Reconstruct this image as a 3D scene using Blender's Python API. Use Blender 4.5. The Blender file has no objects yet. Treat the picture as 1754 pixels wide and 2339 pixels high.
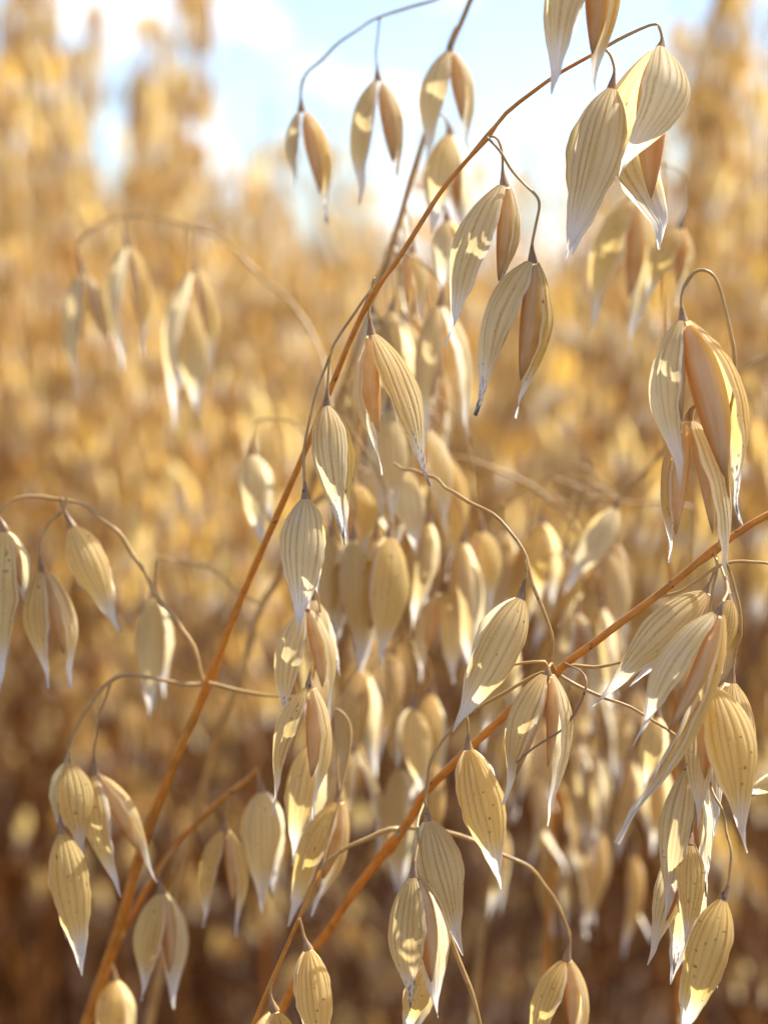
import bpy, math, random
import numpy as np
from mathutils import Vector

random.seed(7); rng = np.random.default_rng(7)
S = bpy.context.scene
COL = S.collection
R = math.radians

# ------------------------------------------------------------------ camera
HC = 0.92                      # lens height, at the level of the ears
PITCH = 7.0                    # degrees looking down
FOV = 30.0                     # vertical
D0 = 0.32                      # focus distance
PW, PH = 1754.0, 2339.0
FP = (PH / 2) / math.tan(R(FOV / 2))
cam_d = bpy.data.cameras.new('camera'); cam = bpy.data.objects.new('camera', cam_d); COL.objects.link(cam)
cam.location = (0, 0, HC); cam.rotation_euler = (R(90 - PITCH), 0, 0)
cam_d.sensor_fit = 'VERTICAL'; cam_d.sensor_height = 24.0; cam_d.sensor_width = 24.0
cam_d.lens = 12.0 / math.tan(R(FOV / 2))
cam_d.clip_start = 0.01; cam_d.clip_end = 3000
cam_d.dof.use_dof = True; cam_d.dof.focus_distance = D0; cam_d.dof.aperture_fstop = 7.6
cam_d.dof.aperture_blades = 0
S.camera = cam

# ------------------------------------------------------------------ light
SUN_EL, SUN_AZ = 50.0, 54.0    # azimuth to the right of straight ahead
W = bpy.data.worlds.new('World'); S.world = W; W.use_nodes = True
nt = W.node_tree; nt.nodes.clear()
def N(t, typ, **kw):
    n = t.nodes.new(typ)
    for k, v in kw.items():
        setattr(n, k, v)
    return n
sky = N(nt, 'ShaderNodeTexSky', sky_type='NISHITA', sun_disc=False, sun_elevation=R(SUN_EL), sun_rotation=R(SUN_AZ))
sky.air_density = 1.0; sky.dust_density = 1.2; sky.ozone_density = 1.0
tc = N(nt, 'ShaderNodeTexCoord')
mp = N(nt, 'ShaderNodeMapping'); mp.inputs['Scale'].default_value = (1, 1, 1.7); mp.inputs['Location'].default_value = (0.31, 0.0, 0.12)
cn = N(nt, 'ShaderNodeTexNoise'); cn.inputs['Scale'].default_value = 13.0; cn.inputs['Detail'].default_value = 5; cn.inputs['Roughness'].default_value = 0.5
sz = N(nt, 'ShaderNodeSeparateXYZ')
low = N(nt, 'ShaderNodeMapRange'); low.inputs['From Min'].default_value = 0.0; low.inputs['From Max'].default_value = 0.09
low.inputs['To Min'].default_value = 0.035; low.inputs['To Max'].default_value = -0.06
add = N(nt, 'ShaderNodeMath', operation='ADD')
cr = N(nt, 'ShaderNodeValToRGB'); cr.color_ramp.elements[0].position = 0.49; cr.color_ramp.elements[1].position = 0.58
cmix = N(nt, 'ShaderNodeMix', data_type='RGBA')
cmix.inputs['B'].default_value = (8.2, 8.5, 9.0, 1)
blue = N(nt, 'ShaderNodeMix', data_type='RGBA', blend_type='MULTIPLY'); blue.inputs['Factor'].default_value = 1.0
blue.inputs['B'].default_value = (0.80, 0.92, 1.12, 1)
bg = N(nt, 'ShaderNodeBackground'); bg.inputs['Strength'].default_value = 0.09
wo = N(nt, 'ShaderNodeOutputWorld')
L = nt.links.new
L(tc.outputs['Generated'], mp.inputs['Vector']); L(mp.outputs['Vector'], cn.inputs['Vector'])
L(tc.outputs['Generated'], sz.inputs[0]); L(sz.outputs[2], low.inputs['Value'])
L(cn.outputs['Fac'], add.inputs[0]); L(low.outputs['Result'], add.inputs[1])
L(add.outputs[0], cr.inputs['Fac']); L(cr.outputs['Color'], cmix.inputs['Factor'])
L(sky.outputs['Color'], blue.inputs['A']); L(blue.outputs['Result'], cmix.inputs['A']); L(cmix.outputs['Result'], bg.inputs['Color']); L(bg.outputs['Background'], wo.inputs['Surface'])

sd = bpy.data.lights.new('sun', 'SUN'); sd.energy = 4.6; sd.angle = R(0.6); sd.color = (1.0, 0.94, 0.83)
so = bpy.data.objects.new('sun', sd); COL.objects.link(so)
SUN = Vector((math.cos(R(SUN_EL)) * math.sin(R(SUN_AZ)), math.cos(R(SUN_EL)) * math.cos(R(SUN_AZ)), math.sin(R(SUN_EL))))
so.rotation_euler = SUN.to_track_quat('Z', 'Y').to_euler(); so.location = (1, 1, 3)

S.view_settings.view_transform = 'Standard'; S.view_settings.look = 'None'
S.view_settings.exposure = 1.4; S.view_settings.gamma = 1.0
S.render.engine = 'CYCLES'
S.cycles.use_denoising = True
S.cycles.max_bounces = 8; S.cycles.diffuse_bounces = 5; S.cycles.transmission_bounces = 6; S.cycles.transparent_max_bounces = 8
S.cycles.caustics_reflective = False; S.cycles.caustics_refractive = False
S.cycles.sample_clamp_indirect = 6.0

# ------------------------------------------------------------------ materials
def newmat(name):
    m = bpy.data.materials.new(name); m.use_nodes = True; m.node_tree.nodes.clear(); return m, m.node_tree
def val(t, op, a, b=None, c=None, clamp=False):
    n = N(t, 'ShaderNodeMath', operation=op, use_clamp=clamp)
    for i, v in enumerate((a, b, c)):
        if v is None: continue
        if isinstance(v, (int, float)): n.inputs[i].default_value = v
        else: t.links.new(v, n.inputs[i])
    return n.outputs[0]
def mixc(t, f, a, b, blend='MIX'):
    n = N(t, 'ShaderNodeMix', data_type='RGBA', blend_type=blend)
    for k, v in (('Factor', f), ('A', a), ('B', b)):
        if isinstance(v, (int, float)): n.inputs[k].default_value = v
        elif isinstance(v, tuple): n.inputs[k].default_value = (*v, 1)
        else: t.links.new(v, n.inputs[k])
    return n.outputs['Result']
def smooth(t, x, a, b):
    n = N(t, 'ShaderNodeMapRange', interpolation_type='SMOOTHSTEP')
    n.inputs['From Min'].default_value = a; n.inputs['From Max'].default_value = b
    t.links.new(x, n.inputs['Value']); return n.outputs['Result']
def uvtint(t):
    uv = N(t, 'ShaderNodeUVMap', uv_map='UVMap'); sp = N(t, 'ShaderNodeSeparateXYZ'); t.links.new(uv.outputs['UV'], sp.inputs[0])
    at = N(t, 'ShaderNodeAttribute', attribute_name='tint')
    return sp.outputs[0], sp.outputs[1], at.outputs['Fac']
def comb(t, x, y, z):
    n = N(t, 'ShaderNodeCombineXYZ')
    for i, v in enumerate((x, y, z)):
        if isinstance(v, (int, float)): n.inputs[i].default_value = v
        else: t.links.new(v, n.inputs[i])
    return n.outputs[0]
def noise(t, vec, scale=1.0, detail=3.0, rough=0.55):
    n = N(t, 'ShaderNodeTexNoise'); n.inputs['Scale'].default_value = scale; n.inputs['Detail'].default_value = detail
    n.inputs['Roughness'].default_value = rough; t.links.new(vec, n.inputs['Vector']); return n.outputs['Fac']
def finish(t, col, trcol, trfac, rough, bump=None, bstr=0.3, bdist=0.0002, spec=0.35):
    p = N(t, 'ShaderNodeBsdfPrincipled'); p.inputs['Specular IOR Level'].default_value = spec
    t.links.new(col, p.inputs['Base Color'])
    if isinstance(rough, float): p.inputs['Roughness'].default_value = rough
    else: t.links.new(rough, p.inputs['Roughness'])
    tr = N(t, 'ShaderNodeBsdfTranslucent'); t.links.new(trcol, tr.inputs['Color'])
    if bump is not None:
        b = N(t, 'ShaderNodeBump'); b.inputs['Strength'].default_value = bstr; b.inputs['Distance'].default_value = bdist
        t.links.new(bump, b.inputs['Height']); t.links.new(b.outputs['Normal'], p.inputs['Normal'])
    mx = N(t, 'ShaderNodeMixShader')
    if isinstance(trfac, float): mx.inputs[0].default_value = trfac
    else: t.links.new(trfac, mx.inputs[0])
    t.links.new(p.outputs[0], mx.inputs[1]); t.links.new(tr.outputs[0], mx.inputs[2])
    o = N(t, 'ShaderNodeOutputMaterial'); t.links.new(mx.outputs[0], o.inputs['Surface'])

def glume_mat(name='dry_glume', b1=(0.68, 0.51, 0.18), b2=(0.80, 0.73, 0.52), t1=(0.95, 0.69, 0.20), t2=(0.95, 0.84, 0.54)):
    m, t = newmat(name)
    u, v, ti = uvtint(t)
    off = val(t, 'MULTIPLY', ti, 53.0)
    nlong = noise(t, comb(t, val(t, 'MULTIPLY', u, 26.0), val(t, 'MULTIPLY', v, 2.5), off), 1.0, 3)
    nfine = noise(t, comb(t, val(t, 'MULTIPLY', u, 70.0), val(t, 'MULTIPLY', v, 40.0), off), 1.0, 2)
    nbig = noise(t, comb(t, val(t, 'MULTIPLY', u, 2.2), val(t, 'MULTIPLY', v, 3.0), off), 1.0, 2)
    uw = u
    c = val(t, 'COSINE', val(t, 'MULTIPLY', uw, 2 * math.pi * 9))
    vein = val(t, 'POWER', val(t, 'MULTIPLY_ADD', c, 0.5, 0.5), 5.0)
    grit = noise(t, comb(t, val(t, 'MULTIPLY', u, 60.0), val(t, 'MULTIPLY', v, 75.0), off), 1.0, 2)
    tipn = val(t, 'ADD', v, val(t, 'MULTIPLY', val(t, 'SUBTRACT', nlong, 0.5), 0.35))
    tip = smooth(t, tipn, 0.60, 0.86)
    edge = smooth(t, val(t, 'ABSOLUTE', val(t, 'MULTIPLY_ADD', u, 2.0, -1.0)), 0.80, 1.0)
    hy = val(t, 'MAXIMUM', tip, val(t, 'MULTIPLY', edge, 0.75))
    inv = val(t, 'SUBTRACT', 1.0, tip)
    vamp = smooth(t, noise(t, comb(t, val(t, 'MULTIPLY', u, 8.0), val(t, 'MULTIPLY', v, 0.7), val(t, 'ADD', off, 11.0)), 1.0, 1), 0.36, 0.62)
    vein = val(t, 'MULTIPLY', vein, val(t, 'MULTIPLY_ADD', vamp, 0.6, 0.4))
    vm = val(t, 'MULTIPLY', val(t, 'MULTIPLY', vein, smooth(t, val(t, 'MULTIPLY_ADD', grit, 0.55, val(t, 'MULTIPLY', nlong, 0.6)), 0.38, 0.78)), val(t, 'MULTIPLY_ADD', inv, 0.75, 0.25))
    base = mixc(t, ti, b1, b2)
    base = mixc(t, smooth(t, nbig, 0.35, 0.75), base, (0.58, 0.45, 0.21))
    col = mixc(t, val(t, 'MULTIPLY', vm, 0.95), mixc(t, val(t, 'MULTIPLY', smooth(t, nlong, 0.42, 0.72), 0.45), base, (0.50, 0.34, 0.15)), (0.27, 0.16, 0.06))
    col = mixc(t, hy, col, (0.82, 0.77, 0.68))
    col = mixc(t, val(t, 'MULTIPLY', vm, 0.25), col, (0.45, 0.32, 0.18))
    fleck = val(t, 'MULTIPLY', smooth(t, nfine, 0.60, 0.70), val(t, 'MULTIPLY', vein, 0.5))
    sp = noise(t, comb(t, val(t, 'MULTIPLY', u, 9.0), val(t, 'MULTIPLY', v, 18.0), val(t, 'ADD', off, 7.0)), 1.0, 2)
    spots = smooth(t, val(t, 'ADD', sp, val(t, 'MULTIPLY', ti, -0.09)), 0.655, 0.71)
    dark = val(t, 'MULTIPLY', val(t, 'MAXIMUM', fleck, val(t, 'MULTIPLY', spots, 0.7)), 0.9)
    pick = smooth(t, val(t, 'FRACT', val(t, 'MULTIPLY', ti, 7.13)), 0.80, 0.82)
    stain = val(t, 'MULTIPLY', smooth(t, val(t, 'ADD', v, val(t, 'MULTIPLY', val(t, 'SUBTRACT', sp, 0.5), 1.2)), 0.84, 0.98), pick)
    dark = val(t, 'MAXIMUM', dark, val(t, 'MULTIPLY', stain, 0.85))
    grey = smooth(t, noise(t, comb(t, val(t, 'MULTIPLY', u, 3.0), val(t, 'MULTIPLY', v, 2.0), val(t, 'ADD', off, 3.0)), 1.0, 4, .7), 0.52, 0.72)
    col = mixc(t, val(t, 'MULTIPLY', grey, 0.35), col, (0.50, 0.46, 0.38))
    col = mixc(t, dark, col, (0.07, 0.045, 0.03))
    tr = mixc(t, ti, t1, t2)
    tr = mixc(t, hy, tr, (0.95, 0.91, 0.83))
    tr = mixc(t, val(t, 'MULTIPLY', vm, 0.55), tr, (0.45, 0.22, 0.06))
    tr = mixc(t, dark, tr, (0.05, 0.03, 0.02))
    bump = val(t, 'ADD', val(t, 'MULTIPLY', vein, -0.7), val(t, 'MULTIPLY', nlong, 0.9))
    finish(t, col, tr, val(t, 'MULTIPLY_ADD', hy, 0.04, 0.60), 0.6, bump, 0.9, 0.0004, 0.22)
    return m
def grain_mat():
    m, t = newmat('oat_grain')
    u, v, ti = uvtint(t); off = val(t, 'MULTIPLY', ti, 31.0)
    nl = noise(t, comb(t, val(t, 'MULTIPLY', u, 24.0), val(t, 'MULTIPLY', v, 2.0), off), 1.0, 3)
    nb = noise(t, comb(t, val(t, 'MULTIPLY', u, 3.0), val(t, 'MULTIPLY', v, 3.0), off), 1.0, 2)
    col = mixc(t, smooth(t, nl, 0.3, 0.7), (0.64, 0.48, 0.25), (0.74, 0.62, 0.40))
    col = mixc(t, smooth(t, nb, 0.45, 0.75), col, (0.52, 0.34, 0.16))
    crease = val(t, 'SUBTRACT', 1.0, smooth(t, val(t, 'ABSOLUTE', val(t, 'SUBTRACT', u, 0.5)), 0.03, 0.17))
    col = mixc(t, val(t, 'MULTIPLY', crease, 0.8), col, (0.50, 0.17, 0.05))
    tipd = smooth(t, val(t, 'ADD', v, val(t, 'MULTIPLY', nl, 0.25)), 0.92, 1.12)
    col = mixc(t, val(t, 'MULTIPLY', tipd, 0.7), col, (0.16, 0.09, 0.05))
    tr = mixc(t, nl, (0.78, 0.50, 0.22), (0.84, 0.62, 0.33))
    finish(t, col, tr, 0.42, 0.5, nl, 0.4, 0.0002, 0.4)
    return m
def stem_mat(name, a, b, spot):
    m, t = newmat(name)
    u, v, ti = uvtint(t); off = val(t, 'MULTIPLY', ti, 17.0)
    nl = noise(t, comb(t, val(t, 'MULTIPLY', u, 9.0), val(t, 'MULTIPLY', v, 40.0), off), 1.0, 3)
    nb = noise(t, comb(t, u, val(t, 'MULTIPLY', v, 22.0), off), 1.0, 2)
    col = mixc(t, smooth(t, nl, 0.3, 0.7), a, b)
    col = mixc(t, val(t, 'MULTIPLY', smooth(t, nb, 0.4, 0.75), 0.5), col, tuple(0.6 * x for x in a))
    tco = N(t, 'ShaderNodeTexCoord')
    sp = noise(t, tco.outputs['Object'], 620.0, 2)
    col = mixc(t, val(t, 'MULTIPLY', smooth(t, sp, 0.66, 0.72), spot), col, (0.05, 0.03, 0.02))
    finish(t, col, col, 0.28, 0.40, nl, 0.3, 0.0002, 0.45)
    return m
def leaf_mat():
    m, t = newmat('dry_leaf')
    u, v, ti = uvtint(t)
    nl = noise(t, comb(t, val(t, 'MULTIPLY', u, 14.0), val(t, 'MULTIPLY', v, 3.0), val(t, 'MULTIPLY', ti, 9.0)), 1.0, 3)
    col = mixc(t, nl, (0.045, 0.018, 0.007), (0.24, 0.11, 0.03))
    finish(t, col, mixc(t, nl, (0.28, 0.09, 0.02), (0.48, 0.22, 0.05)), 0.3, 0.6, nl, 0.3, 0.0005, 0.2)
    return m
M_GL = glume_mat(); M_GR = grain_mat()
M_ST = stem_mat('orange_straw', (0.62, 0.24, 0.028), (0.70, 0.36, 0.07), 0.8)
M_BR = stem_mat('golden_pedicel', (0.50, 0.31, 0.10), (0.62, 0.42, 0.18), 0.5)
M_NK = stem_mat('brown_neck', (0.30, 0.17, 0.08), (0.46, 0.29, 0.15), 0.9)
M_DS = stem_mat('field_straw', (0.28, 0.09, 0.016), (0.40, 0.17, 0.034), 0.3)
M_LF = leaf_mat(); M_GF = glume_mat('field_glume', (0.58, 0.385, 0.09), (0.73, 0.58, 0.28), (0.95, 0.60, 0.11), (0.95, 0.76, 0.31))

# ------------------------------------------------------------------ geometry
def grid_faces(nr, nc, wrap=False):
    r = np.arange(nr - 1)[:, None]; c = np.arange(nc if wrap else nc - 1)[None, :]
    c2 = (c + 1) % nc
    return np.stack([r * nc + c, r * nc + c2, (r + 1) * nc + c2, (r + 1) * nc + c], -1).reshape(-1, 4)
def unit(a):
    a = np.asarray(a, float); return a / (np.linalg.norm(a) + 1e-12)
class Buf:
    def __init__(s): s.v = []; s.f = []; s.uv = []; s.ti = []; s.mi = []; s.n = 0
    def add(s, v, f, uv, ti=0.5, mi=0):
        s.v.append(v); s.f.append(f + s.n); s.uv.append(uv); s.ti.append(np.full(len(v), ti)); s.mi.append(np.full(len(f), mi)); s.n += len(v)
    def arrays(s):
        return (np.concatenate(s.v), np.concatenate(s.f), np.concatenate(s.uv), np.concatenate(s.ti), np.concatenate(s.mi))
def mesh_from(name, arr, mats, origin=(0, 0, 0)):
    v, f, uv, ti, mi = arr
    v = v - np.asarray(origin)
    me = bpy.data.meshes.new(name)
    me.vertices.add(len(v)); me.vertices.foreach_set('co', v.astype(np.float32).ravel())
    nf = len(f); me.loops.add(nf * 4); me.polygons.add(nf)
    me.loops.foreach_set('vertex_index', f.astype(np.int32).ravel())
    me.polygons.foreach_set('loop_start', np.arange(0, nf * 4, 4, dtype=np.int32))
    me.polygons.foreach_set('material_index', mi.astype(np.int32))
    me.polygons.foreach_set('use_smooth', np.ones(nf, dtype=bool))
    ul = me.uv_layers.new(name='UVMap'); ul.data.foreach_set('uv', uv[f.ravel()].astype(np.float32).ravel())
    at = me.attributes.new('tint', 'FLOAT', 'POINT'); at.data.foreach_set('value', ti.astype(np.float32))
    for m in mats: me.materials.append(m)
    me.update(calc_edges=True)
    return me
def link(name, me, parent=None):
    o = bpy.data.objects.new(name, me); COL.objects.link(o)
    if parent is not None: o.parent = parent
    return o

WT = np.array([0, .05, .12, .22, .32, .42, .55, .68, .79, .88, .94, 1.0])
WV = np.array([.22, .47, .72, .92, 1.0, .99, .83, .58, .34, .17, .085, .012])
def smooth_interp(x, xs, ys):           # monotone-ish cubic through the profile
    m = np.gradient(ys, xs); i = np.clip(np.searchsorted(xs, x) - 1, 0, len(xs) - 2)
    h = xs[i + 1] - xs[i]; s = (x - xs[i]) / h
    return ((2*s**3-3*s**2+1)*ys[i] + (s**3-2*s**2+s)*h*m[i] + (-2*s**3+3*s**2)*ys[i+1] + (s**3-s**2)*h*m[i+1])
def glume(base, tip, n, w=0.36, cup=0.72, bulge=0.05, nt_=26, nu=15, rs=None, curl=None, peak=0.0, rough=1.0):
    """boat shaped husk from base to tip, outward side n, full width w*length"""
    rs = rs or random
    base = np.asarray(base, float); tip = np.asarray(tip, float)
    ax = tip - base; Ln = np.linalg.norm(ax); ax /= Ln
    n = unit(n - ax * np.dot(n, ax)); s = np.cross(ax, n)
    t = np.linspace(0, 1, nt_)
    tw = np.clip(t + peak * np.sin(np.pi * t), 0, 1)
    hw = np.maximum(smooth_interp(tw, WT, WV), .012) * w * Ln * 0.5
    th = math.radians(90)
    u = np.linspace(-1, 1, nu)
    ss = np.sin(u * th) / math.sin(th); nn = (np.cos(u * th) - math.cos(th)) / (1 - math.cos(th))
    if curl is None: curl = rs.uniform(-.05, .10)
    skew = rs.uniform(-.05, .05)
    cl = bulge * Ln * np.sin(np.pi * np.minimum(t * 1.15, 1)) + curl * Ln * np.clip(t - .72, 0, 1) ** 2 * 6 * .3
    cs = skew * Ln * np.clip(t - .6, 0, 1) ** 2 * 2
    twist = rs.uniform(-.5, .5) * np.clip(t - .55, 0, 1) ** 1.5
    # wavy, slightly uneven margins
    ph = [rs.uniform(0, 6.28) for _ in range(6)]
    wob = lambda a, b, c: rough * (.05 * np.sin(8 * t + a) + .03 * np.sin(21 * t + b) + .02 * np.sin(43 * t + c)) * np.clip(t * 4, 0, 1) * (1 + 3 * t ** 4)
    e1, e2 = wob(*ph[:3]), wob(*ph[3:])
    wid = 1 + np.where(u[None, :] < 0, e1[:, None], e2[:, None]) * np.abs(u[None, :]) ** 2
    depth = cup * hw * (1 - .35 * np.clip(t - .6, 0, 1) / .4)
    a = hw[:, None] * ss[None] * wid + cs[:, None]
    b = depth[:, None] * nn[None] + cl[:, None] + rough * Ln * .004 * np.sin(31 * t + ph[0])[:, None] * np.abs(u)[None] ** 3
    uu = (u + 1) / 2 + rough * (.022 * np.sin(4.4 * u + ph[1]) + .012 * np.sin(9 * u + ph[4]))
    if nu > 20: b = b - Ln * .0055 * (np.maximum(0, np.cos(uu * 2 * np.pi * 9)) ** 3)[None] * np.sin(np.pi * np.clip(t * 1.05, 0, 1))[:, None] ** .7
    b = b + rough * Ln * (.007 * np.sin(6 * t[:, None] + 2.2 * u[None] + ph[2]) + .004 * np.sin(13 * t[:, None] - 3 * u[None] + ph[5])) * np.clip(t * 3, 0, 1)[:, None]
    ca, sa = np.cos(twist)[:, None], np.sin(twist)[:, None]
    b0 = cl[:, None]; bb = b - b0
    a, b = a * ca - bb * sa, a * sa + bb * ca + b0
    p = base + ax * (t[:, None, None] * Ln) + s * a[..., None] + n * b[..., None]
    uv = np.stack(np.broadcast_arrays(uu[None], t[:, None]), -1)
    return p.reshape(-1, 3), grid_faces(nt_, nu), uv.reshape(-1, 2)
GT = np.array([0, .06, .18, .35, .52, .70, .85, .95, 1.0]); GV = np.array([.25, .55, .86, 1.0, .97, .76, .45, .2, .03])
def grain(base, tip, w=0.19, nt_=18, nu=12, n=None, bend=.03):
    base = np.asarray(base, float); tip = np.asarray(tip, float)
    ax = tip - base; Ln = np.linalg.norm(ax); ax /= Ln
    n = unit(n - ax * np.dot(n, ax)); s = np.cross(ax, n)
    t = np.linspace(0, 1, nt_); r = np.maximum(smooth_interp(t, GT, GV), .02) * w * Ln * .5
    a = np.linspace(0, 2 * np.pi, nu, endpoint=False)
    prof = 1 - .12 * np.exp(-((a - np.pi) / .5) ** 2)      # groove on the inner side
    ca, sa = np.cos(a) * prof, np.sin(a) * prof * .92
    p = base + ax * (t[:, None, None] * Ln) + n * (r[:, None] * ca[None] + (bend * Ln * np.sin(np.pi * t))[:, None])[..., None] + s * (r[:, None] * sa[None])[..., None]
    uv = np.stack(np.broadcast_arrays((a / (2 * np.pi))[None], t[:, None]), -1)
    return p.reshape(-1, 3), grid_faces(nt_, nu, True), uv.reshape(-1, 2)
def catmull(pts, step):
    P = np.asarray(pts, float)
    if len(P) == 2: P = np.array([P[0], (P[0] + P[1]) / 2, P[1]])
    E = np.vstack([2 * P[0] - P[1], P, 2 * P[-1] - P[-2]])
    out = []
    for i in range(1, len(E) - 2):
        p0, p1, p2, p3 = E[i - 1:i + 3]
        k = max(2, int(np.linalg.norm(p2 - p1) / step))
        s = np.linspace(0, 1, k, endpoint=False)[:, None]
        out.append(.5 * (2 * p1 + (p2 - p0) * s + (2 * p0 - 5 * p1 + 4 * p2 - p3) * s ** 2 + (3 * p1 - p0 - 3 * p2 + p3) * s ** 3))
    out.append(P[-1:]); return np.concatenate(out)
def tube(path, rad, sides=8):
    path = np.asarray(path, float); n = len(path); rad = np.broadcast_to(rad, (n,))
    T = np.gradient(path, axis=0); T /= np.linalg.norm(T, axis=1)[:, None] + 1e-12
    ref = unit(np.cross(T[0], [0.3, 1, 0.2])); fr = []
    for i in range(n):
        ref = unit(ref - T[i] * np.dot(ref, T[i])); fr.append(ref)
    A = np.array(fr); B = np.cross(T, A)
    a = np.linspace(0, 2 * np.pi, sides, endpoint=False)
    p = path[:, None] + rad[:, None, None] * (A[:, None] * np.cos(a)[None, :, None] + B[:, None] * np.sin(a)[None, :, None])
    arc = np.concatenate([[0], np.cumsum(np.linalg.norm(np.diff(path, axis=0), axis=1))])
    uv = np.stack(np.broadcast_arrays((a / (2 * np.pi))[None], arc[:, None] * 10), -1)
    return p.reshape(-1, 3), grid_faces(n, sides, True), uv.reshape(-1, 2)
def arclen(p): return np.concatenate([[0], np.cumsum(np.linalg.norm(np.diff(p, axis=0), axis=1))])

# a point at picture position x, y (photo pixels) and depth d metres
CP, SP = math.cos(R(PITCH)), math.sin(R(PITCH))
FWD = np.array([0, CP, -SP]); UP = np.array([0, SP, CP]); RIGHT = np.array([1.0, 0, 0]); CAM = np.array([0, 0, HC])
def at(x, y, d):
    if d > .335: d = .335 + (d - .335) * 1.45
    return CAM + d * (FWD + RIGHT * ((x - PW / 2) / FP) + UP * ((PH / 2 - y) / FP))
PX = lambda d: d / FP

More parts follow.
